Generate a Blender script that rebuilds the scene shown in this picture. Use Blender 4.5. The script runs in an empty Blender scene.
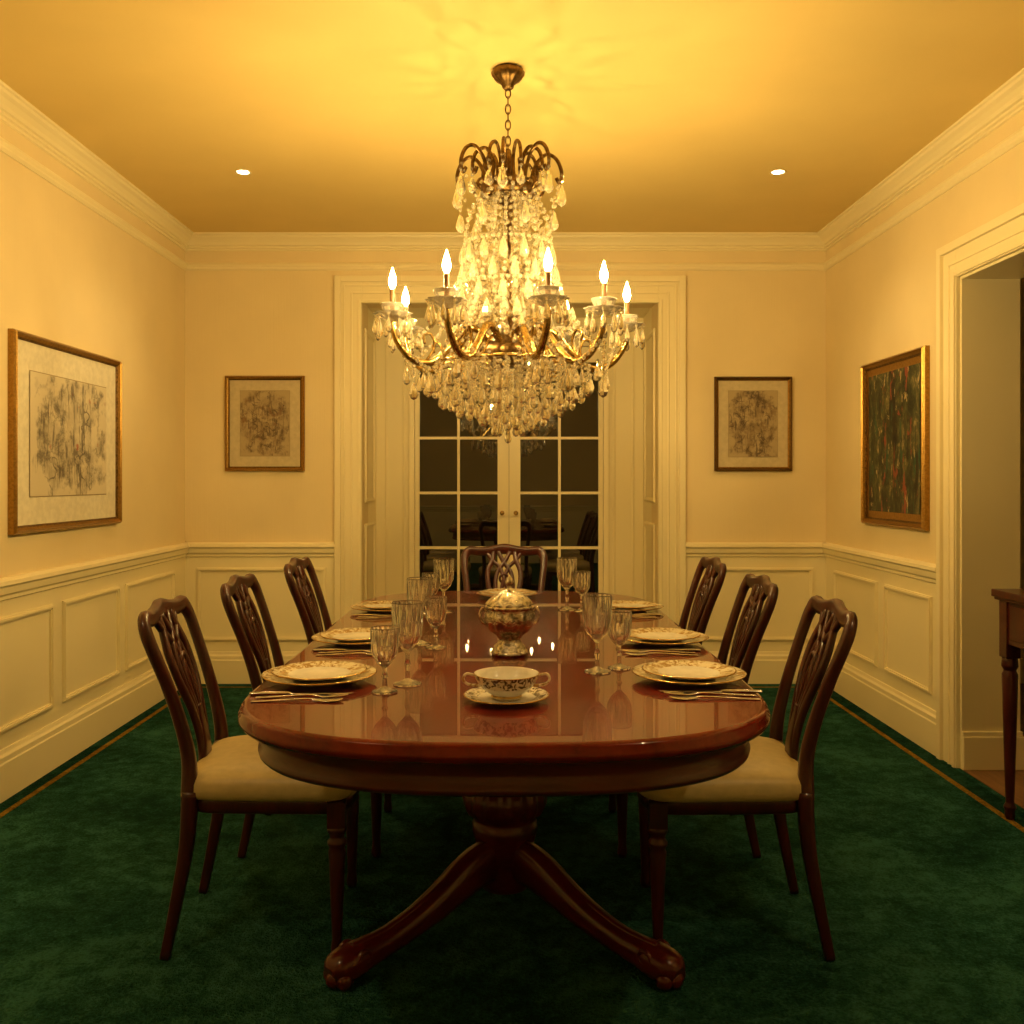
import bpy, math, random
from math import sin, cos, pi, sqrt, radians
from mathutils import Vector, Matrix
random.seed(7)
scene = bpy.context.scene
F=950.0; H=1.22; CX=507.0; CY=480.0
def PX(px,Y): return (px-CX)*Y/F
def PZ(py,Y): return H-(py-CY)*Y/F

# ------------------------------------------------------------------ materials
def new_mat(name):
    m=bpy.data.materials.new(name); m.use_nodes=True
    nt=m.node_tree; b=nt.nodes['Principled BSDF']
    return m,nt,b
def setp(b,**k):
    names={'base':'Base Color','rough':'Roughness','metal':'Metallic','spec':'Specular IOR Level','ior':'IOR','trans':'Transmission Weight',
           'coat':'Coat Weight','coatr':'Coat Roughness','emc':'Emission Color','ems':'Emission Strength','sheen':'Sheen Weight','sheenr':'Sheen Roughness'}
    for kk,v in k.items():
        i=b.inputs[names[kk]]
        if isinstance(v,tuple) and len(v)==3: v=(*v,1)
        i.default_value=v
def node(nt,t,**k):
    n=nt.nodes.new(t)
    for kk,v in k.items(): setattr(n,kk,v)
    return n
def coords(nt,scale=(1,1,1),out='Object',loc=(0,0,0),rot=(0,0,0)):
    tc=node(nt,'ShaderNodeTexCoord'); mp=node(nt,'ShaderNodeMapping')
    mp.inputs['Scale'].default_value=scale; mp.inputs['Location'].default_value=loc; mp.inputs['Rotation'].default_value=rot
    nt.links.new(tc.outputs[out],mp.inputs['Vector']); return mp.outputs['Vector']
def noise(nt,vec,scale,detail=4,rough=.5,dist=0.0):
    n=node(nt,'ShaderNodeTexNoise'); n.inputs['Scale'].default_value=scale; n.inputs['Detail'].default_value=detail
    n.inputs['Roughness'].default_value=rough; n.inputs['Distortion'].default_value=dist
    nt.links.new(vec,n.inputs['Vector']); return n.outputs['Fac']
def ramp(nt,fac,stops):
    r=node(nt,'ShaderNodeValToRGB'); els=r.color_ramp.elements
    while len(els)<len(stops): els.new(.5)
    for e,(p,c) in zip(els,stops):
        e.position=p; e.color=(*c,1) if len(c)==3 else c
    nt.links.new(fac,r.inputs['Fac']); return r.outputs['Color']
def bump(nt,b,h,strength=.2,dist=.01):
    n=node(nt,'ShaderNodeBump'); n.inputs['Strength'].default_value=strength; n.inputs['Distance'].default_value=dist
    nt.links.new(h,n.inputs['Height']); nt.links.new(n.outputs['Normal'],b.inputs['Normal'])
def math_(nt,op,a,b=None,c=None):
    n=node(nt,'ShaderNodeMath',operation=op)
    for i,x in enumerate((a,b,c)):
        if x is None: continue
        if isinstance(x,(int,float)): n.inputs[i].default_value=x
        else: nt.links.new(x,n.inputs[i])
    return n.outputs[0]
def mix(nt,fac,c1,c2):
    n=node(nt,'ShaderNodeMix',data_type='RGBA')
    for idx,x in ((0,fac),(6,c1),(7,c2)):
        if isinstance(x,(int,float)): n.inputs[idx].default_value=x
        elif isinstance(x,tuple): n.inputs[idx].default_value=(*x,1) if len(x)==3 else x
        else: nt.links.new(x,n.inputs[idx])
    return n.outputs[2]

def paint(name,c,rough=.55,var=.04,bs=.05,stripes=False):
    m,nt,b=new_mat(name); v=coords(nt)
    f=noise(nt,v,3,3)
    d=tuple(x*(1-var*2) for x in c)
    nt.links.new(ramp(nt,f,[(.3,d),(.7,c)]),b.inputs['Base Color'])
    setp(b,rough=rough)
    if stripes:
        f2=noise(nt,coords(nt,(60,60,1.5)),2,4)
    else: f2=noise(nt,v,180,3)
    bump(nt,b,f2,bs,.003)
    return m
M_wall=paint('wall_paint',(.79,.65,.37),.6,.03,.25,True)
M_trim=paint('trim_paint',(.84,.74,.46),.38,.01,.04)
M_ceil=paint('ceiling_paint',(.78,.59,.22),.7,.02,.05)
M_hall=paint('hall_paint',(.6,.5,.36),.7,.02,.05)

def carpet(name,c1,c2,c3):
    m,nt,b=new_mat(name); v=coords(nt)
    big=noise(nt,v,2.6,5,.65,.8); fine=noise(nt,v,110,2,.7); mid=noise(nt,v,18,5,.72,.4)
    s=math_(nt,'ADD',math_(nt,'MULTIPLY',big,.36),math_(nt,'ADD',math_(nt,'MULTIPLY',fine,.28),math_(nt,'MULTIPLY',mid,.36)))
    nt.links.new(ramp(nt,s,[(.42,c1),(.5,c2),(.575,c3)]),b.inputs['Base Color'])
    setp(b,rough=1.0,spec=.03)
    bump(nt,b,math_(nt,'ADD',math_(nt,'MULTIPLY',fine,1.0),math_(nt,'MULTIPLY',mid,1.4)),1.0,.025)
    return m
M_carpet=carpet('carpet_green',(.009,.046,.029),(.022,.096,.064),(.046,.165,.115))
M_carpetD=carpet('carpet_border_green',(.006,.034,.022),(.014,.064,.044),(.026,.105,.072))
M_gold_line=carpet('carpet_gold_line',(.20,.11,.01),(.33,.19,.02),(.42,.26,.04))

def wood(name,c1,c2,c3,stretch,rough=.25,coat=.6,coatr=.06,sc=6,spec=.5):
    m,nt,b=new_mat(name); v=coords(nt,stretch)
    a=noise(nt,v,sc,6,.6,.5); f=noise(nt,v,sc*9,3,.6)
    s=math_(nt,'ADD',math_(nt,'MULTIPLY',a,.75),math_(nt,'MULTIPLY',f,.25))
    nt.links.new(ramp(nt,s,[(.33,c1),(.5,c2),(.68,c3)]),b.inputs['Base Color'])
    setp(b,rough=rough,coat=coat,coatr=coatr,spec=spec)
    return m
M_top=wood('mahogany_polished',(.085,.005,.0015),(.135,.009,.002),(.19,.015,.003),(5,.5,5),.25,.72,.012,3,.1)
M_wood=wood('mahogany',(.024,.003,.0015),(.048,.006,.003),(.078,.011,.004),(4,4,.8),.33,.4,.12,6,.4)
M_woodtab=wood('mahogany_apron',(.045,.004,.002),(.078,.007,.003),(.11,.012,.004),(1.5,1.5,6),.28,.4,.1,3,.4)
M_floorwood=wood('oak_floor',(.10,.04,.015),(.18,.08,.03),(.26,.12,.05),(8,.8,1),.35,.4,.15,4)

def simple(name,c,rough=.5,metal=0,**k):
    m,nt,b=new_mat(name); setp(b,base=c,rough=rough,metal=metal,**k)
    v=coords(nt); f=noise(nt,v,40,3)
    d=tuple(x*.88 for x in c)
    nt.links.new(ramp(nt,f,[(.35,d),(.65,c)]),b.inputs['Base Color'])
    return m
def metal(name,c,rough,bscale=0,bst=.3,dark=.5):
    m,nt,b=new_mat(name); v=coords(nt); setp(b,metal=1,rough=rough)
    f=noise(nt,v,bscale or 30,4,.6,.5)
    nt.links.new(ramp(nt,f,[(.35,tuple(x*dark for x in c)),(.6,c)]),b.inputs['Base Color'])
    if bscale: bump(nt,b,f,bst,.004)
    return m
M_leather=simple('cream_upholstery',(.54,.43,.20),.45)
M_brass=metal('antique_brass',(.58,.38,.12),.25,60,.2,.4)
M_bronze=metal('dark_bronze',(.24,.14,.05),.35,60,.3,.4)
M_goldframe=metal('gilt_frame',(.42,.24,.06),.36,90,.15,.7)
M_darkframe=metal('dark_gilt_frame',(.18,.10,.028),.38,90,.15,.7)
M_silver=metal('silver',(.85,.82,.76),.15)
M_silvero=metal('silver_ornate',(.84,.78,.64),.2,75,.9,.25)
M_porc=simple('porcelain',(.85,.81,.72),.12,0,coat=.5,coatr=.03)
def pattern(name,c1,c2,scale,p=.5):
    m,nt,b=new_mat(name); v=coords(nt)
    f=noise(nt,v,scale,4,.6,1.5)
    nt.links.new(ramp(nt,f,[(p-.05,c1),(p+.03,c2)]),b.inputs['Base Color']); setp(b,rough=.2,coat=.4,coatr=.05)
    return m
M_rim=pattern('gilded_porcelain_rim',(.38,.22,.06),(.80,.70,.48),50,.5)
M_band=pattern('patterned_porcelain',(.10,.05,.02),(.80,.72,.55),80,.5)
M_gilt=metal('gold_edge',(.75,.48,.14),.2)
def glass(name,c,rough,ior=1.5,trans=1.0):
    m,nt,b=new_mat(name); setp(b,base=c,rough=rough,ior=ior,trans=trans)
    return m
M_glass=glass('crystal_glass',(1,.99,.97),.0,1.52,.96)
M_crys=glass('chandelier_crystal',(1,.93,.74),.03,1.62,.85)
M_bobe=glass('bobeche_crystal',(1,.95,.85),.05,1.5,.82)
m,nt,b=new_mat('night_window_glass'); setp(b,base=(.006,.005,.004),rough=.012,ior=2.2); M_pane=m
def emis(name,c,s):
    m,nt,b=new_mat(name); setp(b,base=(0,0,0),emc=c,ems=s); return m
LC=(1.0,.685,.25)
M_flame=emis('candle_bulb',LC,1060)
M_down=emis('downlight_or_fill_lens',(1,.82,.55),25)
M_sleeve=simple('candle_sleeve',(.25,.13,.05),.4)

# ------------------------------------------------------------------ mesh builder
def cr(pts,k=6,closed=False):
    out=[];n=len(pts)
    rng=range(n) if closed else range(n-1)
    for i in rng:
        if closed: p0,p1,p2,p3=pts[(i-1)%n],pts[i],pts[(i+1)%n],pts[(i+2)%n]
        else: p0,p1,p2,p3=pts[max(i-1,0)],pts[i],pts[i+1],pts[min(i+2,n-1)]
        for j in range(k):
            t=j/k
            out.append(tuple(.5*((2*b)+(-a+c)*t+(2*a-5*b+4*c-d)*t*t+(-a+3*b-3*c+d)*t**3) for a,b,c,d in zip(p0,p1,p2,p3)))
    if not closed: out.append(tuple(pts[-1]))
    return out
class MB:
    def __init__(s): s.v=[];s.f=[];s.m=[];s.s=[];s.mats=[]
    def mi(s,mat):
        if mat not in s.mats: s.mats.append(mat)
        return s.mats.index(mat)
    def add(s,vs,fs,mat,smooth=False):
        o=len(s.v); s.v.extend(tuple(v) for v in vs); k=s.mi(mat)
        for f in fs: s.f.append(tuple(i+o for i in f)); s.m.append(k); s.s.append(smooth)
    def box(s,x0,x1,y0,y1,z0,z1,mat):
        vs=[(x,y,z) for z in (z0,z1) for y in (y0,y1) for x in (x0,x1)]
        s.add(vs,[(0,2,3,1),(4,5,7,6),(0,1,5,4),(2,6,7,3),(0,4,6,2),(1,3,7,5)],mat)
    def rings(s,rings,mat,smooth=True,cap0=True,cap1=True,closed=False):
        n=len(rings[0]); vs=[p for r in rings for p in r]; 
        R=len(rings); matf=mat if callable(mat) else None
        o=len(s.v); s.v.extend(tuple(v) for v in vs)
        for i in range(R if closed else R-1):
            k=s.mi(matf(i) if matf else mat)
            for j in range(n):
                a=i*n+j;b_=i*n+(j+1)%n;c=((i+1)%R)*n+(j+1)%n;d=((i+1)%R)*n+j
                s.f.append((o+a,o+b_,o+c,o+d)); s.m.append(k); s.s.append(smooth)
        if not closed:
            if cap0: s.f.append(tuple(o+j for j in reversed(range(n)))); s.m.append(s.mi(matf(0) if matf else mat)); s.s.append(False)
            if cap1: s.f.append(tuple(o+(R-1)*n+j for j in range(n))); s.m.append(s.mi(matf(R-2) if matf else mat)); s.s.append(False)
    def lathe(s,prof,n,mat,c=(0,0,0),smooth=True,flute=None,phase=0,cap0=True,cap1=True,sy=1.0):
        rs=[]
        for i,(r,z) in enumerate(prof):
            ring=[]
            for j in range(n):
                a=2*pi*j/n+phase; rr=max(r,.0002)
                if flute: rr*=1+flute(i)*cos(flute_n*a)
                ring.append((c[0]+rr*cos(a),c[1]+rr*sin(a)*sy,c[2]+z))
            rs.append(ring)
        s.rings(rs,mat,smooth,cap0,cap1)
    def sweep(s,pts,ref,mat,n=10,p=3.0,k=6,closed=False,smooth=True,interp=True):
        P=cr(pts,k,closed) if interp else pts
        ref=Vector(ref).normalized(); rs=[];N=len(P)
        for i,q in enumerate(P):
            pos=Vector(q[:3]); a,b_=q[3],q[4]
            if closed: t=Vector(P[(i+1)%N][:3])-Vector(P[i-1][:3])
            else: t=Vector(P[min(i+1,N-1)][:3])-Vector(P[max(i-1,0)][:3])
            if t.length<1e-9: t=Vector((0,0,1))
            t.normalize()
            nn=t.cross(ref)
            if nn.length<1e-4: nn=t.orthogonal()
            nn.normalize(); rr=nn.cross(t).normalized()
            ring=[]
            for j in range(n):
                th=2*pi*(j+.5)/n; cc,ss=cos(th),sin(th)
                x=abs(cc)**(2/p)*(1 if cc>0 else -1); y=abs(ss)**(2/p)*(1 if ss>0 else -1)
                ring.append(tuple(pos+rr*(a*x)+nn*(b_*y)))
            rs.append(ring)
        s.rings(rs,mat,smooth,closed=closed)
    def bead(s,c,r,mat,h=None,n=6):
        h=h or r
        vs=[(c[0],c[1],c[2]+h)]+[(c[0]+r*.8*cos(2*pi*j/n),c[1]+r*.8*sin(2*pi*j/n),c[2]+h*.45) for j in range(n)]+\
           [(c[0]+r*.8*cos(2*pi*(j+.5)/n),c[1]+r*.8*sin(2*pi*(j+.5)/n),c[2]-h*.45) for j in range(n)]+[(c[0],c[1],c[2]-h)]
        fs=[]
        for j in range(n):
            k=(j+1)%n
            fs+=[(0,1+j,1+k),(1+j,1+n+j,1+k),(1+k,1+n+j,1+n+k),(1+n+j,2*n+1,1+n+k)]
        s.add(vs,fs,mat)
    def drop(s,c,r,h,mat,n=6):   # hangs down from c
        prof=[(.0004,0),(r*.45,-h*.22),(r*.8,-h*.5),(r,-h*.72),(r*.7,-h*.9),(.0004,-h)]
        s.lathe(prof,n,mat,c,False,phase=random.random()*3)
    def sphere(s,c,r,mat,n=14,m_=8,sz=1.0):
        prof=[(r*sin(pi*i/m_),-r*cos(pi*i/m_)*sz) for i in range(m_+1)]
        s.lathe(prof,n,mat,c)
    def strand(s,pts,r,sp,mat):
        P=[Vector(p) for p in cr(pts,10)]; d=0
        s.bead(P[0],r,mat)
        for a,b_ in zip(P,P[1:]):
            d+=(b_-a).length
            if d>=sp: s.bead(b_,r*random.uniform(.85,1.1),mat); d=0
    def xform(s,M,start=0):
        for i in range(start,len(s.v)): s.v[i]=tuple(M@Vector(s.v[i]))
    def mesh(s,name):
        me=bpy.data.meshes.new(name); me.from_pydata(s.v,[],s.f)
        for m in s.mats: me.materials.append(m)
        me.polygons.foreach_set('material_index',s.m); me.polygons.foreach_set('use_smooth',s.s)
        me.validate(); me.update()
        return me
    def obj(s,name,loc=(0,0,0),rot=0,bevel=0):
        me=s.mesh(name); return place(me,name,loc,rot,bevel)
def place(me,name,loc=(0,0,0),rot=0,bevel=0,scale=1):
    o=bpy.data.objects.new(name,me); scene.collection.objects.link(o); o.location=loc; o.rotation_euler=(0,0,rot)
    o.scale=(scale,)*3
    if bevel:
        b=o.modifiers.new('bevel','BEVEL'); b.width=bevel; b.segments=2; b.limit_method='ANGLE'
    return o
flute_n=16

# ------------------------------------------------------------------ room
XL=-1.935; XR=1.917; YB=5.71; YF=-1.3; ZC=2.69; T=.25
HX=4.2
def boxes(name,lst,mat,bevel=0):
    b=MB()
    for q in lst: b.box(*q,mat)
    return b.obj(name,bevel=bevel)
boxes('floor',[(XL-T,HX,YF-T,YB+T+1,-.14,-.03)],M_floorwood)
b=MB(); b.box(XL+.001,XR-.001,YF+.001,YB-.001,-.03,0,M_carpet); b.obj('carpet')
gx0,gx1=-1.84,1.80
b=MB()
b.box(gx0-.012,gx0+.012,YF+.1,5.60,0,.002,M_gold_line); b.box(gx1-.012,gx1+.012,YF+.1,5.60,0,.002,M_gold_line)
b.box(XL+.027,gx0-.012,YF+.03,YB-.03,0,.0015,M_carpetD); b.box(gx1+.012,XR-.027,YF+.03,YB-.03,0,.0015,M_carpetD)
b.box(gx0+.012,gx1-.012,5.585,5.60,0,.002,M_gold_line)
b.obj('carpet_border')
boxes('ceiling',[(XL-T,HX,YF-T,YB+T,ZC,ZC+.12)],M_ceil)
boxes('wall_left',[(XL-T,XL,YF-T,YB+T,-.03,ZC)],M_wall)
boxes('wall_front',[(XL,HX,YF-T,YF,-.03,ZC)],M_wall)
OX0,OX1,OZ=-.871,.907,2.30
boxes('wall_back',[(XL,OX0,YB,YB+T,-.03,ZC),(OX1,HX,YB,YB+T,-.03,ZC),(OX0,OX1,YB,YB+T,OZ,ZC)],M_wall)
RY0,RY1,RZ=1.9,4.02,2.08
boxes('wall_right',[(XR,XR+T,YF,RY0,-.03,ZC),(XR,XR+T,RY1,YB,-.03,ZC),(XR,XR+T,RY0,RY1,RZ,ZC)],M_wall)
boxes('wall_hall',[(HX,HX+.1,YF-T,YB+T,-.03,ZC)],M_hall)
YD=6.32
boxes('wall_recess',[(OX0-.1,OX0,YB+T,YD+.15,-.03,OZ+.1),(OX1,OX1+.1,YB+T,YD+.15,-.03,OZ+.1),(OX0,OX1,YB+T,YD+.15,OZ,OZ+.1)],M_trim)
def ring_frame(b,plane,pos,u0,u1,z0,z1,w,d,mat):
    def q(u0,u1,z0,z1,d0,d1):
        if plane=='y': b.box(u0,u1,pos-d1,pos-d0,z0,z1,mat)
        elif plane=='x+': b.box(pos+d0,pos+d1,u0,u1,z0,z1,mat)
        else: b.box(pos-d1,pos-d0,u0,u1,z0,z1,mat)
    for (ww,off,dd) in ((w,0,d*.6),(w*.45,w*.25,d)):
        a0,a1,c0,c1=u0+off,u1-off,z0+off,z1-off
        q(a0,a1,c0,c0+ww,0,dd); q(a0,a1,c1-ww,c1,0,dd)
        q(a0,a0+ww,c0+ww,c1-ww,0,dd); q(a1-ww,a1,c0+ww,c1-ww,0,dd)
b=MB()
for z0,z1 in ((.3,.95),(1.08,2.15)):
    ring_frame(b,'x+',OX0,YB+.1,YD-.1,z0,z1,.03,.012,M_trim)
    ring_frame(b,'x-',OX1,YB+.1,YD-.1,z0,z1,.03,.012,M_trim)
b.obj('trim_1',bevel=.003)
dz=lambda py: PZ(py,YD)
dx=lambda px: PX(px,YD)
b=MB()
dl,dr=dx(413),dx(605); ztop=OZ-.06
pl,pr=OX0,OX1
b.box(pl,dl,YD,YD+.06,0,OZ,M_trim); b.box(dr,pr,YD,YD+.06,0,OZ,M_trim)
ring_frame(b,'y',YD,pl+.06,dl-.05,.25,2.15,.02,.010,M_trim)
ring_frame(b,'y',YD,dr+.05,pr-.06,.25,2.15,.02,.010,M_trim)
b.box(dl,dr,YD,YD+.06,dz(345),OZ,M_trim)
b.box(dl-.02,dr+.02,YD-.03,YD,dz(345)-.01,dz(345)+.05,M_trim)
b.box(dl-.025,dl+.012,YD-.03,YD,0,dz(345)-.01,M_trim); b.box(dr-.012,dr+.025,YD-.03,YD,0,dz(345)-.01,M_trim)
b.obj('door_frame',bevel=.003)
def door(x0,x1,handle):
    b=MB()
    zt=dz(345)-.012; z_top=dz(362); z_bot=.30
    y0,y1=YD+.005,YD+.05
    mst_l,mst_r=(.03,.075) if handle<0 else (.075,.03)
    L=x0+mst_l; R=x1-mst_r; gm=(L+R)/2
    b.box(x0,L,y0,y1,.01,zt,M_trim); b.box(R,x1,y0,y1,.01,zt,M_trim)
    b.box(L,R,y0,y1,z_top,zt,M_trim); b.box(L,R,y0,y1,.01,z_bot,M_trim)
    pitch=(dz(438)-dz(493))
    z=dz(438)
    mw=.009
    b.box(gm-mw,gm+mw,y0+.005,y1-.01,z_bot,z_top,M_trim)
    while z>z_bot+.1:
        b.box(L,gm-mw,y0+.005,y1-.01,z-mw,z+mw,M_trim); b.box(gm+mw,R,y0+.005,y1-.01,z-mw,z+mw,M_trim); z-=pitch
    b.box(L,R,y1-.018,y1-.012,z_bot,z_top,M_pane)
    hx=R+.03 if handle<0 else L-.03
    b.lathe([(.0,0),(.016,0),(.016,.004),(.006,.006),(.006,.03),(.012,.04),(.014,.05),(.008,.06),(0,.06)],12,M_brass)
    return b,hx
xm=(dl+dr)/2
for i,(a,c,h) in enumerate(((dl+.012,xm-.001,-1),(xm+.001,dr-.012,1))):
    bb,hx=door(a,c,h)
    nk=9*12
    Mx=Matrix.Translation((hx,YD+.005,1.0))@Matrix.Rotation(pi/2,4,'X')
    bb.xform(Mx,len(bb.v)-nk)
    bb.obj('door_%d'%(i+1),bevel=.002)
boxes('ground_outside',[(-3,3,YB+T+.9,YB+4,-.2,-.1)],M_hall)
b=MB(); cw=.16
steps=((0,cw,.018),(cw-.035,.037,.034),(.003,.02,.026),(.055,.012,.024),(cw-.06,.012,.026))
for (o,w,d) in steps:
    x0,x1,zt=OX0,OX1,OZ-.02
    b.box(x0-o-w,x0-o,YB-d,YB,0,zt+o+w,M_trim)
    b.box(x1+o,x1+o+w,YB-d,YB,0,zt+o+w,M_trim)
    b.box(x0-o,x1+o,YB-d,YB,zt+o,zt+o+w,M_trim)
b.box(OX0-cw-.005,OX0-.001,YB-.04,YB,0,.2,M_trim); b.box(OX1+.001,OX1+cw+.005,YB-.04,YB,0,.2,M_trim)
b.obj('trim_2',bevel=.003)
b=MB(); cw2=.15
for (o,w,d) in ((-.001,cw2,.018),(cw2-.035,.036,.034),(.004,.02,.026),(.055,.012,.024)):
    b.box(XR-d,XR,RY1+o,RY1+o+w,0,RZ+o+w,M_trim); b.box(XR-d,XR,RY0-o-w,RY0-o,0,RZ+o+w,M_trim)
    b.box(XR-d,XR,RY0-o,RY1+o,RZ+o,RZ+o+w,M_trim)
b.box(XR+.0005,XR+T,RY1-.012,RY1+.001,0,RZ,M_trim); b.box(XR+.0005,XR+T,RY0,RY1-.012,RZ-.012,RZ+.001,M_trim)
b.obj('trim_3',bevel=.002)
b=MB(); b.box(XR+.001,XR+T+.01,RY1-.03,RY1-.01,.0,.14,M_trim); b.box(XR+.001,XR+T+.005,RY1-.022,RY1-.01,.14,.16,M_trim); b.box(XR+T,HX,YB-.015,YB,-.03,.14,M_trim)
b.obj('baseboard_hall',bevel=.003)

def prism(b,prof,wall,u0,u1,mat):
    n=len(prof)
    def pt(u,d,z):
        if wall=='L': return (XL+d,u,z)
        if wall=='R': return (XR-d,u,z)
        if wall=='B': return (u,YB-d,z)
        return (u,YF+d,z)
    vs=[pt(u0,d,z) for d,z in prof]+[pt(u1,d,z) for d,z in prof]
    fs=[(i,(i+1)%n,n+(i+1)%n,n+i) for i in range(n)]+[tuple(reversed(range(n))),tuple(range(n,2*n))]
    b.add(vs,fs,mat)
crown=[(0,ZC),(.075,ZC),(.075,ZC-.010),(.066,ZC-.014),(.062,ZC-.024),(.048,ZC-.034),(.034,ZC-.05),(.028,ZC-.064),(.018,ZC-.068),(.018,ZC-.078),(.008,ZC-.082),(.008,ZC-.092),(0,ZC-.095)]
bead=[(0,2.525),(.012,2.525),(.02,2.516),(.022,2.506),(.015,2.496),(.015,2.488),(.006,2.478),(0,2.478)]
rail=[(0,.845),(.022,.845),(.038,.835),(.04,.82),(.03,.81),(.026,.785),(.014,.775),(.014,.762),(0,.755)]
base=[(0,.19),(.010,.19),(.014,.175),(.022,.165),(.022,.145),(.026,.14),(.026,0),(0,0)]
for w,u0,u1 in (('left',YF,YB),('right',YF,YB),('back',XL,XR),('front',XL,XR)):
    W={'left':'L','right':'R','back':'B','front':'F'}[w]
    b=MB(); prism(b,crown,W,u0,u1,M_trim); prism(b,bead,W,u0,u1,M_trim); o=b.obj('trim_crown_'+w)
    if w=='left': segs=[(YF,YB)]
    elif w=='right': segs=[(YF,RY0-cw2),(RY1+cw2,YB)]
    elif w=='back': segs=[(XL,OX0-cw),(OX1+cw,XR)]
    else: segs=[(XL,XR)]
    b=MB()
    for s0,s1 in segs: prism(b,base,W,s0,s1,M_trim)
    b.obj('baseboard_'+w)
    b=MB()
    for s0,s1 in segs:
        prism(b,rail,W,s0,s1,M_trim); prism(b,[(0,.757),(.004,.757),(.004,.1),(0,.1)],W,s0,s1,M_trim)
    pos={'L':XL+.004,'R':XR-.004,'B':YB-.004}.get(W)
    if W=='L': pan=[(4.80,5.50),(4.12,4.72),(3.42,4.03),(2.72,3.33),(2.02,2.63),(1.3,1.93)]
    elif W=='R': pan=[(4.9,5.54),(4.27,4.80)]
    elif W=='B': pan=[(-1.86,-1.09),(1.12,1.84)]
    else: pan=[]
    for p0,p1 in pan: ring_frame(b,{'L':'x+','R':'x-','B':'y'}[W],pos,p0,p1,.255,.695,.022,.014,M_trim)
    b.obj('trim_dado_'+w)

# ------------------------------------------------------------------ pictures
def sketch(name,paper,ink,red,sx,sz,dens=.5,scale=9,redp=.60,mid=(.35,.25,.14)):
    m,nt,b=new_mat(name)
    v=coords(nt)
    sep=node(nt,'ShaderNodeSeparateXYZ'); nt.links.new(v,sep.inputs[0])
    r=math_(nt,'ADD',math_(nt,'POWER',math_(nt,'ABSOLUTE',math_(nt,'DIVIDE',sep.outputs[0],sx)),3.0),math_(nt,'POWER',math_(nt,'ABSOLUTE',math_(nt,'DIVIDE',sep.outputs[2],sz)),3.0))
    r=math_(nt,'ADD',r,math_(nt,'MULTIPLY',math_(nt,'SUBTRACT',noise(nt,v,7,4,.6),.5),4.5))
    mk=math_(nt,'MULTIPLY',math_(nt,'SUBTRACT',1.0,r),1.6); mk.node.use_clamp=True
    def strokes(ang,st,sc,p,loc):
        f=noise(nt,coords(nt,st,loc=loc,rot=(0,ang,0)),sc,3,.55,.25)
        f=math_(nt,'MULTIPLY',math_(nt,'SUBTRACT',f,p),14.0); f.node.use_clamp=True
        return f
    def contour(sc,dist,w,loc):
        f=noise(nt,coords(nt,loc=loc),sc,2,.5,dist)
        d=ramp(nt,noise(nt,coords(nt,loc=(loc[1]+2,4,loc[0])),scale*.8,2),[(.44,(0,0,0)),(.62,(1,1,1))])
        return math_(nt,'LESS_THAN',math_(nt,'ABSOLUTE',math_(nt,'SUBTRACT',f,.5)),math_(nt,'MULTIPLY',d,w))
    l=math_(nt,'MAXIMUM',strokes(.5,(7,1,1),scale*.9,.59,(0,0,0)),strokes(-.7,(6,1,1),scale*.8,.59,(3,1,2)))
    l=math_(nt,'MAXIMUM',l,strokes(1.3,(8,1,1),scale*.7,.60,(9,1,4)))
    l=math_(nt,'MAXIMUM',l,contour(scale*.8,.6,.018,(7,1,2)))
    l=math_(nt,'MULTIPLY',l,mk)
    wash=math_(nt,'MULTIPLY',ramp(nt,noise(nt,v,scale*.6,6,.7,.3),[(.40,(0,0,0)),(.58,(1,1,1))]),math_(nt,'MULTIPLY',mk,dens))
    col=mix(nt,wash,paper,mid)
    dk=math_(nt,'MULTIPLY',ramp(nt,noise(nt,coords(nt,loc=(2,8,1)),scale*1.1,7,.78,.3),[(.50,(0,0,0)),(.61,(1,1,1))]),math_(nt,'MULTIPLY',mk,dens))
    col=mix(nt,dk,col,ink)
    rr=math_(nt,'MULTIPLY',ramp(nt,noise(nt,coords(nt,loc=(5,5,5)),scale*1.6,4),[(redp,(0,0,0)),(redp+.04,(1,1,1))]),mk)
    col=mix(nt,math_(nt,'MULTIPLY',rr,.75),col,red)
    col=mix(nt,math_(nt,'MULTIPLY',l,.75),col,ink)
    nt.links.new(col,b.inputs['Base Color']); setp(b,rough=.6)
    return m
def abstract(name):
    m,nt,b=new_mat(name)
    f=noise(nt,coords(nt,(1.8,1,1)),7,7,.78,.5)
    c=ramp(nt,f,[(.36,(.010,.010,.006)),(.45,(.022,.026,.010)),(.52,(.05,.055,.02)),(.59,(.12,.10,.035)),(.67,(.34,.27,.12))])
    def blob(loc,sc,p,st=(2.6,1,.9)): return ramp(nt,noise(nt,coords(nt,st,loc=loc),sc,5,.7,.3),[(p,(0,0,0)),(p+.03,(1,1,1))])
    c=mix(nt,blob((8,1,3),6,.575),c,(.022,.07,.035))
    c=mix(nt,blob((5,2,9),4,.56,(4,1,.6)),c,(.015,.011,.006))
    c=mix(nt,blob((3,3,3),5.5,.585),c,(.22,.045,.02))
    c=mix(nt,blob((1,7,5),9,.60),c,(.38,.28,.13))
    nt.links.new(c,b.inputs['Base Color']); setp(b,rough=.5)
    return m
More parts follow.
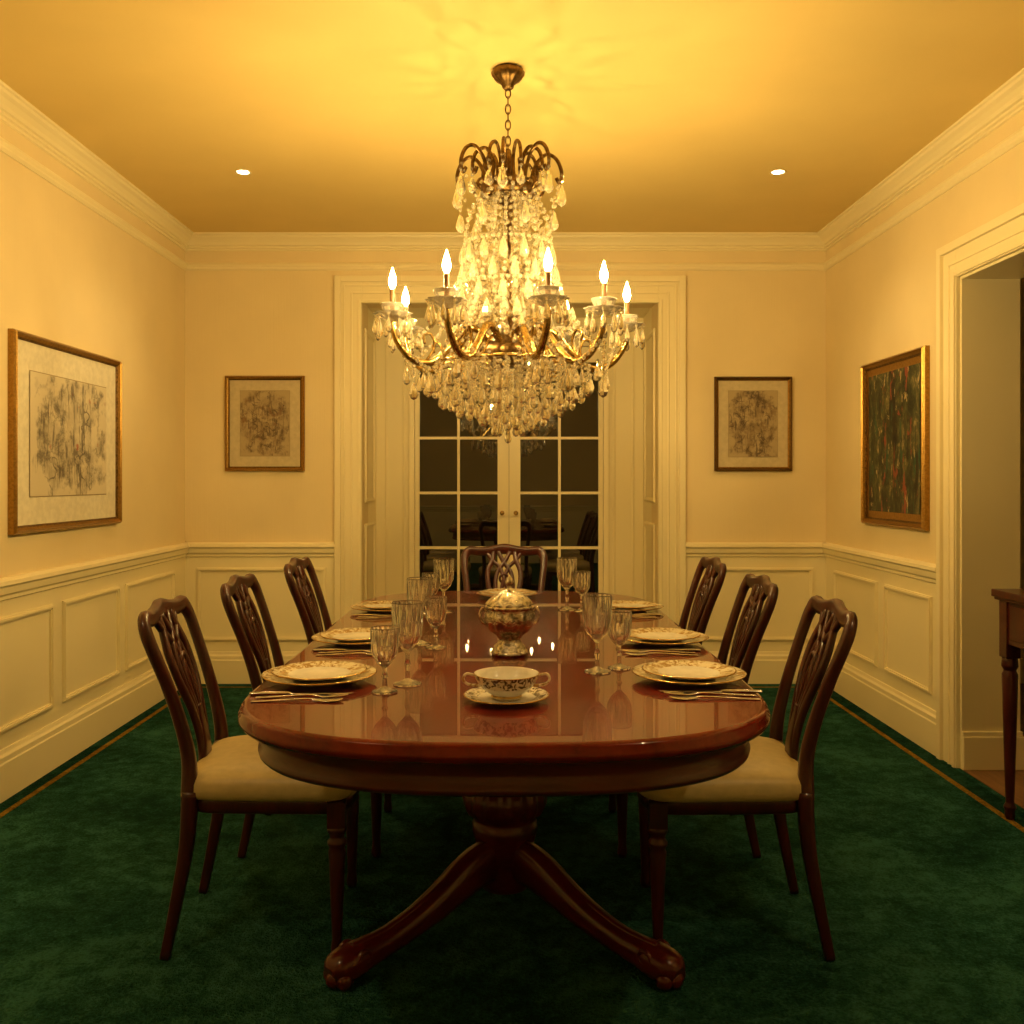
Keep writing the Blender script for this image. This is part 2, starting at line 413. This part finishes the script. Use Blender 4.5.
def picture(w,h,fw,frame,inner,mw,matm,art,lip=None):
    b=MB()
    prof=[(0,0),(0,.022),(.006,.03),(fw*.3,.034),(fw*.45,.026),(fw*.75,.020),(fw,.014),(fw,0)]
    rs=[]
    for o,d in prof:
        x,z=w/2-o,h/2-o
        rs.append([(-x,-d,-z),(x,-d,-z),(x,-d,z),(-x,-d,z)])
    b.rings(rs,lambda i: frame if i<5 else inner,False,cap0=False,cap1=False)
    x,z=w/2-fw,h/2-fw
    b.add([(-x,-.010,-z),(x,-.010,-z),(x,-.010,z),(-x,-.010,z)],[(0,1,2,3)],matm)
    x-=mw;z-=mw
    if lip:
        e=.004
        b.add([(-x-e,-.0115,-z-e),(x+e,-.0115,-z-e),(x+e,-.0115,z+e),(-x-e,-.0115,z+e)],[(0,1,2,3)],lip)
    b.add([(-x,-.013,-z),(x,-.013,-z),(x,-.013,z),(-x,-.013,z)],[(0,1,2,3)],art)
    b.add([(-w/2,0,-h/2),(w/2,0,-h/2),(w/2,0,h/2),(-w/2,0,h/2)],[(3,2,1,0)],inner)
    return b
M_cream=simple('mat_board_cream',(.72,.66,.50),.7)
M_tan=simple('mat_board_tan',(.55,.46,.28),.7)
M_lip=simple('mat_bevel',(.35,.27,.15),.6)
S1=sketch('ink_drawing_large',(.60,.53,.38),(.07,.055,.04),(.38,.08,.04),.34,.27,.75,8,.66,(.33,.28,.20))
S2=sketch('ink_drawing_small',(.40,.31,.17),(.08,.045,.02),(.19,.10,.04),.17,.21,.85,14,.6,(.22,.15,.07))
S3=sketch('ink_drawing_figures',(.40,.31,.17),(.07,.04,.02),(.18,.11,.05),.16,.23,.9,13,.6,(.20,.135,.06))
b=picture(1.02,.80,.032,M_goldframe,M_bronze,.115,M_cream,S1,M_lip); b.obj('framed_drawing',(XL+.001,4.19,1.407),pi/2)
b=picture(.475,.57,.026,M_goldframe,M_darkframe,.065,M_tan,S2,M_lip); b.obj('framed_drawing',(PX(265.5,YB),YB-.001,PZ(423.5,YB)),0)
b=picture(.463,.565,.024,M_darkframe,M_goldframe,.062,M_tan,S3,M_lip); b.obj('framed_drawing',(PX(752.5,YB),YB-.001,PZ(424,YB)),0)
b=picture(.76,.84,.035,M_goldframe,M_bronze,.035,M_goldframe,abstract('abstract_oil')); b.obj('framed_painting',(XR-.001,4.685,1.41),-pi/2)

# ------------------------------------------------------------------ dining table
TY=2.81; TL=1.16; TW=.56
def outline(off,N=240):
    pts=[]; dep=.46; n=2.6
    L=TL-dep
    for i in range(N):
        a=2*pi*i/N
        c,s_=cos(a),sin(a)
        x=(TW-off)*abs(c)**(2/n)*(1 if c>=0 else -1)
        yy=(dep-off)*abs(s_)**(2/n)
        pts.append((x, (L+yy) if s_>=1e-9 else (-(L)-yy if s_<-1e-9 else L)))
    return pts
def tring(off,z):
    return [(x,y,z) for x,y in outline(off)]
b=MB()
b.rings([tring(.02,.722),tring(.006,.724),tring(.0,.732),tring(.0,.742),tring(.004,.747),tring(.004,.752),tring(.008,.757),tring(.016,.7600)],M_top,True,True,False)
b.rings([tring(.016,.76),tring(.05,.76),tring(.053,.76)],M_top,False,False,True)
b.rings([tring(.055,.655),tring(.045,.655),tring(.040,.66),tring(.038,.668),tring(.044,.672),tring(.044,.71),tring(.036,.716),tring(.034,.722)],M_woodtab,True,True,False)
flute_n=16
prof=[(.0,.055),(.05,.055),(.068,.062),(.074,.08),(.074,.11),(.078,.15),(.084,.19),(.090,.21),(.094,.225),(.092,.245),(.086,.252),(.090,.262),(.106,.275),(.116,.295),(.118,.32),(.112,.345),(.095,.365),(.07,.38),(.076,.39),(.066,.41),(.055,.45),(.058,.53),(.085,.59),(.09,.605),(.12,.63),(.14,.645),(.14,.657)]
for PC,sy in ((-.09,-1),(.50,1)):
    b.lathe(prof,96,M_woodtab,(0,PC,0),flute=lambda i:.035 if 12<=i<=16 else 0)
    for sx in (-1,1):
        d=Vector((sx*.39,sy*.42,0)).normalized(); ref=(-d.y,d.x,0)
        P=[(.03,.145,.036,.055),(.09,.150,.038,.058),(.16,.135,.038,.054),(.25,.102,.036,.044),(.34,.075,.034,.036),(.43,.058,.034,.032),(.50,.052,.038,.034),(.55,.048,.044,.038),(.59,.042,.040,.036),(.612,.034,.022,.022)]
        b.sweep([(d.x*r,PC+d.y*r,z,a,c) for r,z,a,c in P],ref,M_woodtab,n=14,p=2.6)
        for k in (-1,0,1):
            q=Vector((0,PC,0))+d*(.600-.012*abs(k))+Vector(ref)*(k*.024)
            b.sphere((q.x,q.y,.022),.022,M_woodtab,12,8)
        b.sweep([(d.x*r,PC+d.y*r,z+c*.95,.009,.006) for r,z,a,c in P[1:-2]],ref,M_woodtab,n=8,p=2)
        for k in (-1,1):
            q=Vector((0,PC,0))+d*.535+Vector(ref)*(k*.036)
            pts=[(q.x+d.x*.024*(1-t*.8)*cos(t*7),q.y+d.y*.024*(1-t*.8)*cos(t*7),.058+.024*(1-t*.8)*sin(t*7),.007,.006) for t in [i/10 for i in range(11)]]
            b.sweep(pts,ref,M_woodtab,n=6,p=2,k=2)
b.sweep([(0,-.09,.13,.022,.03),(0,.1,.16,.020,.026),(0,.31,.16,.020,.026),(0,.50,.13,.022,.03)],(1,0,0),M_woodtab,n=10,p=3)
table=b.obj('dining_table',(-.006,TY,0))

# ------------------------------------------------------------------ chairs
def xb(z):
    T_=[(0,-.06),(.1,-.04),(.25,-.01),(.42,0),(.5,-.004),(.6,-.026),(.7,-.058),(.8,-.095),(.92,-.140)]
    for (z0,x0),(z1,x1) in zip(T_,T_[1:]):
        if z<=z1: return x0+(x1-x0)*(z-z0)/(z1-z0)
    return T_[-1][1]
b=MB()
for s in (-1,1):
    b.sweep([(xb(z),s*y,z,a,c) for y,z,a,c in ((.196,.0,.013,.013),(.193,.12,.015,.015),(.188,.28,.018,.018),(.184,.42,.021,.019))],(1,0,0),M_wood,n=10,p=4)
loop=[(-.184,.40,.021,.019),(-.176,.50,.018,.017),(-.180,.60,.016,.016),(-.190,.70,.015,.016),(-.201,.78,.015,.017),(-.200,.828,.015,.020),(-.176,.856,.015,.023),(-.125,.853,.015,.023),(-.065,.857,.015,.024),(0,.865,.015,.027)]
loop=loop+[(-y,z,a,c) for y,z,a,c in loop[:-1][::-1]]
b.sweep([(xb(z)-.012*(1-abs(y)/.21),y,z,a,c) for y,z,a,c in loop],(1,0,0),M_wood,n=10,p=3)
def rib(pts,a=.008,c=.0085):
    b.sweep([(xb(z)-.006,y,z,a,c) for y,z in pts],(1,0,0),M_wood,n=8,p=3)
for s in (-1,1):
    rib([(s*.024,.45),(s*.028,.52),(s*.048,.60),(s*.078,.68),(s*.082,.755),(s*.060,.81),(s*.055,.852)],.010,.013)
    rib([(s*.012,.45),(s*.014,.53),(s*.028,.61),(s*.044,.68),(s*.034,.75),(-s*.002,.80),(-s*.03,.852)],.009,.011)
    rib([(s*.004,.47),(s*.006,.57),(s*.014,.65),(s*.0,.72),(-s*.024,.775),(-s*.06,.81),(-s*.09,.850)],.009,.010)
b.sweep([(xb(z)-.004,0,z,.011,w) for z,w in ((.43,.048),(.46,.043),(.50,.032),(.55,.027),(.60,.014))],(1,0,0),M_wood,n=10,p=4)
b.sweep([(xb(.44),y,.435,.018,.022) for y in (-.18,-.06,.06,.18)],(1,0,0),M_wood,n=10,p=5)
b.sweep([(xb(.72)-.004,.022*cos(t),.72+.022*sin(t),.008,.006) for t in [2*pi*i/10 for i in range(10)]],(1,0,0),M_wood,n=6,p=2,k=2,closed=True)
def seat_ring(off,z):
    pts=[];N=48
    for i in range(N):
        a=2*pi*i/N+pi/N; c,s_=cos(a),sin(a); n=7
        u=abs(c)**(2/n)*(1 if c>0 else -1); v=abs(s_)**(2/n)*(1 if s_>0 else -1)
        hw=.5*(.39+(.47-.39)*(u+1)/2)
        x=.195+u*(.215-off)+ (.018*(1-v*v) if u>0 else 0)
        pts.append((x,v*(hw-off),z))
    return pts
b.rings([seat_ring(.012,.362),seat_ring(.006,.366),seat_ring(.004,.392),seat_ring(.006,.40)],M_wood,True,True,True)
b.rings([seat_ring(.004,.397),seat_ring(-.004,.402),seat_ring(-.008,.420),seat_ring(-.006,.438),seat_ring(.0,.450),seat_ring(.014,.461),seat_ring(.04,.470),seat_ring(.09,.477),seat_ring(.15,.480)],M_leather,True,True,True)
for s in (-1,1):
    yl=s*.208; xl=.375
    b.box(xl-.023,xl+.023,yl-.023,yl+.023,.33,.395,M_wood)
    b.lathe([(.013,0),(.016,.012),(.014,.03),(.0125,.04),(.015,.10),(.019,.2),(.022,.265),(.019,.275),(.025,.285),(.025,.292),(.018,.30),(.02,.31),(.026,.32),(.022,.335)],24,M_wood,(xl,yl,0))
chair_me=b.mesh('dining_chair')
ch=[(-.825,2.62,radians(4)),(-.805,3.27,radians(2)),(-.765,4.0,radians(0)),
    (.775,2.615,pi-radians(4)),(.755,3.27,pi-radians(2)),(.755,4.02,pi)]
for x,y,r in ch: place(chair_me,'dining_chair',(x,y,.003),r)
place(chair_me,'dining_chair',(PX(504,4.7),4.72,.003),-pi/2)

# ------------------------------------------------------------------ table ware
ZT=.7603
b=MB()
pl_prof=[(0,.0),(.062,.0),(.066,.004),(.078,.006),(.085,.008),(.11,.013),(.128,.018),(.130,.0195),(.128,.021),(.108,.016),(.085,.011),(.075,.0095),(0,.009)]
b.lathe(pl_prof,64,lambda i: M_gilt if i in (6,7) else (M_rim if i in (8,9) else M_porc))
p2=[(0,.0095),(.05,.0095),(.056,.012),(.066,.016),(.088,.020),(.106,.025),(.107,.0265),(.104,.0275),(.086,.023),(.070,.0195),(.058,.017),(0,.016)]
b.lathe(p2,64,lambda i: M_gilt if i in (5,6) else (M_rim if i in (7,8) else M_porc))
plate_me=b.mesh('dinner_plate')
plates=[(-.428,2.17),(.417,2.18),(-.42,2.68),(.437,2.68),(-.43,3.33),(.43,3.34),(0,3.72)]
for i,(x,y) in enumerate(plates):
    place(plate_me,'dinner_plate',(x,y,ZT),0,scale=1.0 if i<4 else .92)
def fork():
    b=MB()
    b.sweep([(0,0,.002,.009,.0012),(.02,0,.002,.0085,.0014),(.06,0,.004,.005,.0014),(.11,0,.006,.003,.0016),(.125,0,.005,.005,.0014),(.14,0,.003,.0105,.0012),(.152,0,.003,.0115,.0012)],(0,1,0),M_silver,n=10,p=2.5)
    for k in (-1.5,-.5,.5,1.5):
        b.sweep([(.15,k*.006,.003,.0018,.0012),(.17,k*.006,.004,.0017,.0012),(.195,k*.0058,.007,.0010,.0008)],(0,1,0),M_silver,n=6,p=2.5)
    return b.mesh('dinner_fork')
def knife():
    b=MB()
    b.sweep([(0,0,.003,.008,.003),(.03,0,.0035,.0075,.0035),(.085,0,.0035,.0055,.0032),(.09,0,.003,.008,.0012),(.15,0,.003,.0095,.0008),(.2,0,.003,.007,.0007),(.22,0,.003,.001,.0006)],(0,1,0),M_silver,n=10,p=2.5)
    return b.mesh('table_knife')
def spoon():
    b=MB()
    b.sweep([(0,0,.002,.008,.0012),(.02,0,.002,.0075,.0014),(.06,0,.004,.0045,.0014),(.12,0,.006,.003,.0016),(.135,0,.004,.009,.001),(.155,0,.003,.017,.001),(.175,0,.004,.016,.001),(.19,0,.006,.004,.001)],(0,1,0),M_silver,n=10,p=2.2)
    return b.mesh('table_spoon')
fk,kn,sp=fork(),knife(),spoon()
CZ=ZT-.0006
for x,y,a in ((-.53,2.005,.04),(-.50,2.525,.04),(-.50,3.185,.04)):
    place(fk,'dinner_fork',(x,y,CZ),a); place(kn,'table_knife',(x-.02,y+.028,CZ+.0006),a-.02)
    place(sp,'table_spoon',(x+.0,y-.036,CZ),a)
for x,y,a in ((.53,2.025,pi-.04),(.50,2.525,pi-.04),(.50,3.195,pi-.04)):
    place(fk,'dinner_fork',(x,y,CZ),a); place(kn,'table_knife',(x+.02,y+.028,CZ+.0006),a+.02)
    place(sp,'table_spoon',(x+.0,y-.036,CZ),a)
def goblet(h,r):
    b=MB(); sh=h*.40
    prof=[(0,0),(r*.88,0),(r*.9,.003),(r*.5,.006),(.006,.012),(.0045,.03),(.0075,sh*.6),(.0045,sh*.75),(.005,sh*.95),(.012,sh+.004),(r*.62,sh+h*.09),(r*.88,sh+h*.2),(r*.95,sh+h*.35),(r,h-.002),(r-.001,h),(r-.0025,h-.002),(r*.95-.003,sh+h*.35),(r*.86-.003,sh+h*.2),(r*.58-.002,sh+h*.11),(0,sh+h*.05)]
    rs=[];n=32
    for i,(rr,z) in enumerate(prof):
        ring=[]
        for j in range(n):
            a=2*pi*j/n; q=max(rr,.0002)
            if 9<i<13: q*=1+.045*(1 if j%2 else -1)
            ring.append((q*cos(a),q*sin(a),z))
        rs.append(ring)
    b.rings(rs,M_glass,False); return b.mesh('wine_goblet')
g1,g2=goblet(.185,.036),goblet(.14,.031)
for g,x,y in ((g2,-.265,2.06),(g1,-.224,2.14),(g1,-.245,2.66),(g2,-.195,2.60),(g1,-.22,3.31),(g2,-.262,3.27),(g1,.216,2.276),(g2,.274,2.32),(g1,.212,3.36),(g2,.262,3.33)):
    place(g,'wine_goblet',(x,y,ZT))
b=MB(); flute_n=12
b.lathe([(0,0),(.052,0),(.054,.006),(.05,.012),(.045,.014),(.045,.022),(.036,.028),(.030,.038),(.036,.048),(.052,.058),(.064,.072),(.070,.09),(.068,.104),(.062,.112),(.068,.116),(.070,.121),(.066,.125)],72,M_silvero,flute=lambda i:.05 if 7<=i<=12 else 0)
b.lathe([(.066,.124),(.066,.128),(.058,.136),(.044,.148),(.028,.157),(.012,.162),(.006,.168),(.011,.175),(.013,.182),(.008,.19),(.003,.197),(0,.2)],72,M_silvero,flute=lambda i:.04 if 1<=i<=4 else 0)
for s in (-1,1):
    b.sweep([(s*.064,0,.075,.004,.004),(s*.078,0,.082,.004,.004),(s*.084,0,.10,.004,.004),(s*.078,0,.115,.004,.004),(s*.072,0,.113,.003,.003),(s*.064,0,.108,.004,.004)],(0,1,0),M_silvero,n=8,p=2)
for k in range(4):
    a=pi/4+k*pi/2; b.sphere((.05*cos(a),.05*sin(a),.008),.010,M_silvero,10,6,.8)
o=b.obj('soup_tureen',(PX(509.5,2.5),2.50,ZT+.001)); o.scale=(.93,.93,1.05)
b=MB()
b.lathe([(0,0),(.045,0),(.05,.003),(.088,.012),(.09,.0135),(.087,.0145),(.06,.008),(.045,.006),(0,.006)],64,lambda i: M_gilt if i in (3,4) else (M_band if i==5 else M_porc))
b.lathe([(0,.006),(.03,.006),(.033,.010),(.030,.014),(.042,.020),(.056,.032),(.064,.045),(.068,.056),(.069,.058),(.067,.058),(.062,.046),(.054,.033),(.04,.024),(0,.02)],64,lambda i: M_band if i in (5,6) else (M_gilt if i in (2,7,8) else M_porc))
for s in (-1,1):
    b.sweep([(s*.064,0,.052,.003,.003),(s*.083,0,.056,.0035,.003),(s*.090,0,.045,.0035,.003),(s*.080,0,.034,.003,.003),(s*.056,0,.032,.003,.003)],(0,1,0),M_rim,n=8,p=2)
b.obj('soup_cup_and_saucer',(PX(506.5,1.98),1.98,ZT))

# ------------------------------------------------------------------ chandelier
CYc=3.40; cxo=PX(508,CYc)
zc=lambda py: PZ(py,CYc)
b=MB(); flute_n=12
b.lathe([(0,zc(90)),(.012,zc(90)),(.02,zc(88)),(.024,zc(84)),(.045,zc(80)),(.056,zc(76)),(.058,zc(72)),(.052,zc(70)),(.05,ZC)],48,M_bronze,flute=lambda i:.05 if 3<=i<=6 else 0)
z=zc(90)-.012; k=0
while z>zc(150):
    ref=(1,0,0) if k%2 else (0,1,0); e=(0,1,0) if k%2 else (1,0,0)
    pts=[(e[0]*.009*cos(t),e[1]*.009*cos(t),z+.018*sin(t),.0026,.0026) for t in [2*pi*i/10 for i in range(10)]]
    b.sweep(pts,ref,M_bronze,n=6,p=2,k=2,closed=True)
    z-=.0285;k+=1
b.lathe([(0,zc(368)),(.03,zc(368)),(.08,zc(362)),(.095,zc(352)),(.07,zc(343)),(.03,zc(338)),(.018,zc(325)),(.028,zc(312)),(.018,zc(300)),(.010,zc(280)),(.018,zc(268)),(.01,zc(255)),(.012,zc(235)),(.02,zc(200)),(.012,zc(192)),(.010,zc(170)),(.018,zc(160)),(.01,zc(150)),(0,zc(148))],24,M_bronze)
b.lathe([(.085,zc(198)),(.095,zc(196)),(.100,zc(188)),(.09,zc(182)),(.08,zc(186)),(.085,zc(198))],36,M_bronze,cap0=False,cap1=False)
for i in range(14):
    a=2*pi*i/14+.13; c,s=cos(a),sin(a)
    big=i%2==0
    pr=[(.085,zc(192)),(.085,zc(178)),(.105,zc(162)),(.140,zc(153)),(.175,zc(157)),(.195,zc(170)),(.188,zc(181)),(.175,zc(176))] if big else [(.085,zc(192)),(.055,zc(175)),(.055,zc(160)),(.08,zc(149)),(.115,zc(154)),(.128,zc(167)),(.12,zc(174)),(.112,zc(168))]
    b.sweep([(r*c,r*s,z,.006,.007) for r,z in pr],(-s,c,0),M_bronze,n=8,p=2,k=5)
    b.sweep([(r*c,r*s,z,.004,.005) for r,z in ((.09,zc(188)),(.115,zc(184)),(.128,zc(190)),(.118,zc(195)))],(-s,c,0),M_bronze,n=6,p=2,k=4)
    tip=(pr[5][0]*c,pr[5][0]*s,pr[5][1]-.012)
    b.bead(tip,.009,M_crys); b.bead((tip[0],tip[1],tip[2]-.02),.008,M_crys); b.drop((tip[0],tip[1],tip[2]-.028),.018,.085 if big else .06,M_crys)
for j in range(1,10):
    th=pi*j/10; rr=.090*sin(th); zz=zc(214)+.080*cos(th)
    n=max(5,int(2*pi*rr/.0175))
    for k in range(n):
        a=2*pi*(k+.5*(j%2))/n; b.bead((rr*cos(a),rr*sin(a),zz),.0092,M_crys)
for i in range(26):
    a=2*pi*i/26+.05; c,s=cos(a),sin(a)
    pr=[(.095,zc(205)),(.115,zc(232)),(.145,zc(262)),(.185,zc(295)),(.225,zc(322)),(.25,zc(338))] if i%2 else [(.095,zc(195)),(.140,zc(216)),(.155,zc(240)),(.150,zc(265)),(.14,zc(295)),(.12,zc(335))]
    b.strand([(r*c,r*s,z) for r,z in pr],.010,.0215,M_crys)
for i in range(7):
    a=2*pi*i/7+.13; c,s=cos(a),sin(a); a1=a+2*pi/7; am=a+pi/7
    b.strand([(.185*c,.185*s,zc(180)),(.170*cos(am),.170*sin(am),zc(212)),(.185*cos(a1),.185*sin(a1),zc(180))],.008,.018,M_crys)
    b.drop((.170*cos(am),.170*sin(am),zc(214)),.018,.075,M_crys)
for i in range(14):
    a0=2*pi*i/14+.13; am=a0+pi/14
    b.drop((.160*cos(a0),.160*sin(a0),zc(246)),.018,.075,M_crys)
    b.drop((.17*cos(am),.17*sin(am),zc(266)),.018,.075,M_crys)
    b.drop((.195*cos(a0),.195*sin(a0),zc(288)),.018,.075,M_crys)
    b.drop((.23*cos(am),.23*sin(am),zc(308)),.018,.075,M_crys)
    b.drop((.13*cos(a0),.13*sin(a0),zc(300)),.017,.07,M_crys)
for zz,rr in ((zc(245),.155),(zc(287),.188)):
    n=int(2*pi*rr/.021)
    for k in range(n):
        a=2*pi*k/n; b.bead((rr*cos(a),rr*sin(a),zz),.009,M_crys)
for k in range(300):
    a=random.random()*2*pi; q=random.random(); zz=zc(340)+(zc(238)-zc(340))*q; rr=random.uniform(.04,.12+.09*(1-q))
    if random.random()<.5: b.bead((rr*cos(a),rr*sin(a),zz),random.uniform(.009,.014),M_crys)
    else: b.drop((rr*cos(a),rr*sin(a),zz),random.uniform(.010,.015),random.uniform(.03,.055),M_crys)
ZCUP=1.785
flames=[]
ANG=[-27,17,54,103,148,-160,-116,-71]
RAD=[.43,.43,.395,.45,.43,.43,.43,.42]
for i in range(8):
    a=-pi/2+radians(ANG[i]); c,s=cos(a),sin(a); R=RAD[i]; f=R/.43
    pr=[(.05,zc(350),.014),(.10,zc(334),.014),(.16,zc(331),.014),(.22,zc(350),.015),(.29,zc(366),.015),(.36,zc(363),.014),(.41,zc(348),.012),(.428,zc(335),.011),(.43,ZCUP-.018,.009)]
    b.sweep([(r*c*f,r*s*f,z,w,w*.9) for r,z,w in pr],(-s,c,0),M_brass,n=8,p=2,k=5)
    b.sweep([(r*c,r*s,z,.007,.005) for r,z in ((.12,zc(340)),(.17,zc(352)),(.20,zc(366)),(.175,zc(372)),(.16,zc(364)))],(-s,c,0),M_brass,n=6,p=2,k=4)
    b.sweep([(r*c,r*s,z,.006,.005) for r,z in ((.30,zc(364)),(.27,zc(350)),(.285,zc(338)),(.31,zc(340)),(.305,zc(348)))],(-s,c,0),M_brass,n=6,p=2,k=4)
    b.strand([(r*c,r*s,z) for r,z in ((.08,zc(318)),(.15,zc(300)),(.22,zc(306)),(.30,zc(335)),(.36,zc(350)))],.010,.019,M_crys)
    ox,oy=R*c,R*s
    flute_n=10
    b.lathe([(.008,-.022),(.02,-.018),(.045,-.008),(.062,.004),(.066,.008),(.058,.007),(.04,-.002),(.012,-.008)],60,M_bobe,(ox,oy,ZCUP),flute=lambda q:.06 if 2<=q<=6 else 0)
    b.lathe([(.008,.004),(.02,.006),(.034,.02),(.042,.038),(.040,.04),(.03,.024),(.016,.012),(.008,.012)],40,M_bobe,(ox,oy,ZCUP),flute=lambda q:.05 if 2<=q<=6 else 0)
    b.lathe([(.009,0),(.012,.01),(.0095,.02),(.0095,.085),(.0105,.09),(.004,.092)],14,M_sleeve,(ox,oy,ZCUP))
    for k in range(10):
        t=2*pi*k/10+.2; x,y=ox+.058*cos(t),oy+.058*sin(t)
        b.bead((x,y,ZCUP-.004),.007,M_crys); b.drop((x,y,ZCUP-.01),.012,.058 if k%2 else .074,M_crys)
    for rr,zz in ((.19,zc(350)),(.25,zc(362)),(.31,zc(368)),(.37,zc(364))):
        b.bead((rr*c,rr*s,zz-.016),.007,M_crys); b.drop((rr*c,rr*s,zz-.024),.015,.064,M_crys)
    a2=-pi/2+radians(ANG[(i+1)%8]); 
    if a2<a-.01: a2+=2*pi
    am=(a+a2)/2
    b.strand([(.40*c,.40*s,zc(346)),(.34*cos(am),.34*sin(am),zc(376)),(.40*cos(a2),.40*sin(a2),zc(346))],.009,.018,M_crys)
    b.strand([(.22*c,.22*s,zc(348)),(.20*cos(am),.20*sin(am),zc(368)),(.22*cos(a2),.22*sin(a2),zc(348))],.009,.018,M_crys)
    b.drop((.34*cos(am),.34*sin(am),zc(380)),.018,.07,M_crys)
    flames.append((ox,oy,ZCUP+.092))
for rr,y0,y1,n in ((.29,367,392,26),(.24,364,402,26),(.19,362,409,26),(.14,360,417,22),(.095,360,425,16),(.05,360,431,10),(.0,362,437,1)):
    for k in range(n):
        a=2*pi*k/n+rr*7; x,y=rr*cos(a),rr*sin(a)
        zz=zc(y0); ze=zc(y1+random.uniform(-4,4))
        while zz>ze+.05: b.bead((x,y,zz),.008,M_crys); zz-=.0185
        b.drop((x,y,zz+.006),.0138,.058,M_crys)
for rr,y0 in ((.27,365),(.15,359)):
    b.sweep([(rr*cos(t),rr*sin(t),zc(y0),.005,.006) for t in [2*pi*i/24 for i in range(24)]],(0,0,1),M_brass,n=6,p=2,k=2,closed=True)
for k in range(4):
    a=k*pi/2; b.sweep([(.05*cos(a),.05*sin(a),zc(358),.004,.004),(.27*cos(a),.27*sin(a),zc(365),.004,.004)],(0,0,1),M_brass,n=6,p=2,k=2)
for (x,y,z) in flames:
    b.lathe([(.005,0),(.0105,.010),(.0135,.022),(.012,.036),(.0075,.052),(.003,.066),(.0004,.074)],12,M_flame,(x,y,z))
b.obj('chandelier',(cxo,CYc,0))

# ------------------------------------------------------------------ console table in the right doorway
b=MB()
x0,x1,y0,y1=1.775,2.18,2.25,3.44
b.box(x0-.015,x1+.015,y0-.015,y1+.015,.795,.822,M_wood)
b.box(x0-.008,x1+.008,y0-.008,y1+.008,.785,.795,M_wood)
b.box(x0+.01,x1-.01,y0+.01,y1-.01,.63,.785,M_wood)
b.box(x0+.004,x0+.01,y0+.08,y0+.55,.65,.77,M_wood); b.box(x0+.004,x0+.01,y1-.55,y1-.08,.65,.77,M_wood)
for hy in (y0+.31,y1-.31): b.sphere((x0-.004,hy,.71),.012,M_brass,10,6)
for lx in (x0+.03,x1-.03):
    for ly in (y0+.03,y1-.03):
        b.box(lx-.026,lx+.026,ly-.026,ly+.026,.58,.785,M_wood)
        b.lathe([(.014,0),(.018,.015),(.016,.03),(.022,.045),(.014,.06),(.016,.1),(.024,.4),(.027,.52),(.02,.535),(.029,.55),(.026,.58)],20,M_wood,(lx,ly,0))
b.obj('console_table',(0,0,.003),bevel=.003)
boxes('door_threshold',[(XR,XR+.06,RY0,RY1-.03,-.03,.002)],M_floorwood)
boxes('floor_hall',[(XR+.06,HX,YF,YB,-.03,-.0)],M_floorwood)

# ------------------------------------------------------------------ downlights and added fill pair
for i,(x,y) in enumerate(((PX(243,4.53),4.53),(PX(778,4.53),4.53),(-1.2,1.1),(1.2,1.1))):  # last two are unseen, added as fill for table front and chairs
    b=MB()
    b.lathe([(.030,0),(.038,-.001),(.039,-.003),(.035,-.004),(.029,-.002),(.028,0)],32,M_trim,cap0=False,cap1=False)
    b.lathe([(0,-.0005),(.027,-.0005),(.027,-.002),(0,-.002)],24,M_down)
    b.obj('downlight_or_fill',(x,y,ZC-.0005))
    L=bpy.data.lights.new('downlight_or_fill_beam','SPOT'); L.energy=20 if i<2 else 38; L.color=(1,.71,.31); L.spot_size=radians(120); L.spot_blend=.8; L.shadow_soft_size=.03
    o=bpy.data.objects.new('downlight_or_fill_beam',L); scene.collection.objects.link(o); o.location=(x,y,ZC-.02)

# ------------------------------------------------------------------ world, camera, colour
w=bpy.data.worlds.new('night'); scene.world=w; w.use_nodes=True
bg=w.node_tree.nodes['Background']; bg.inputs[0].default_value=(.02,.025,.04,1); bg.inputs[1].default_value=.3
cam=bpy.data.cameras.new('camera'); cam.lens=36*F/1024; cam.sensor_width=36; cam.shift_x=5/1024; cam.shift_y=-32/1024; cam.clip_start=.05
co=bpy.data.objects.new('camera',cam); scene.collection.objects.link(co); co.location=(0,0,H); co.rotation_euler=(pi/2,0,0)
scene.camera=co
scene.view_settings.view_transform='Standard'
scene.view_settings.look='None'
scene.view_settings.exposure=0
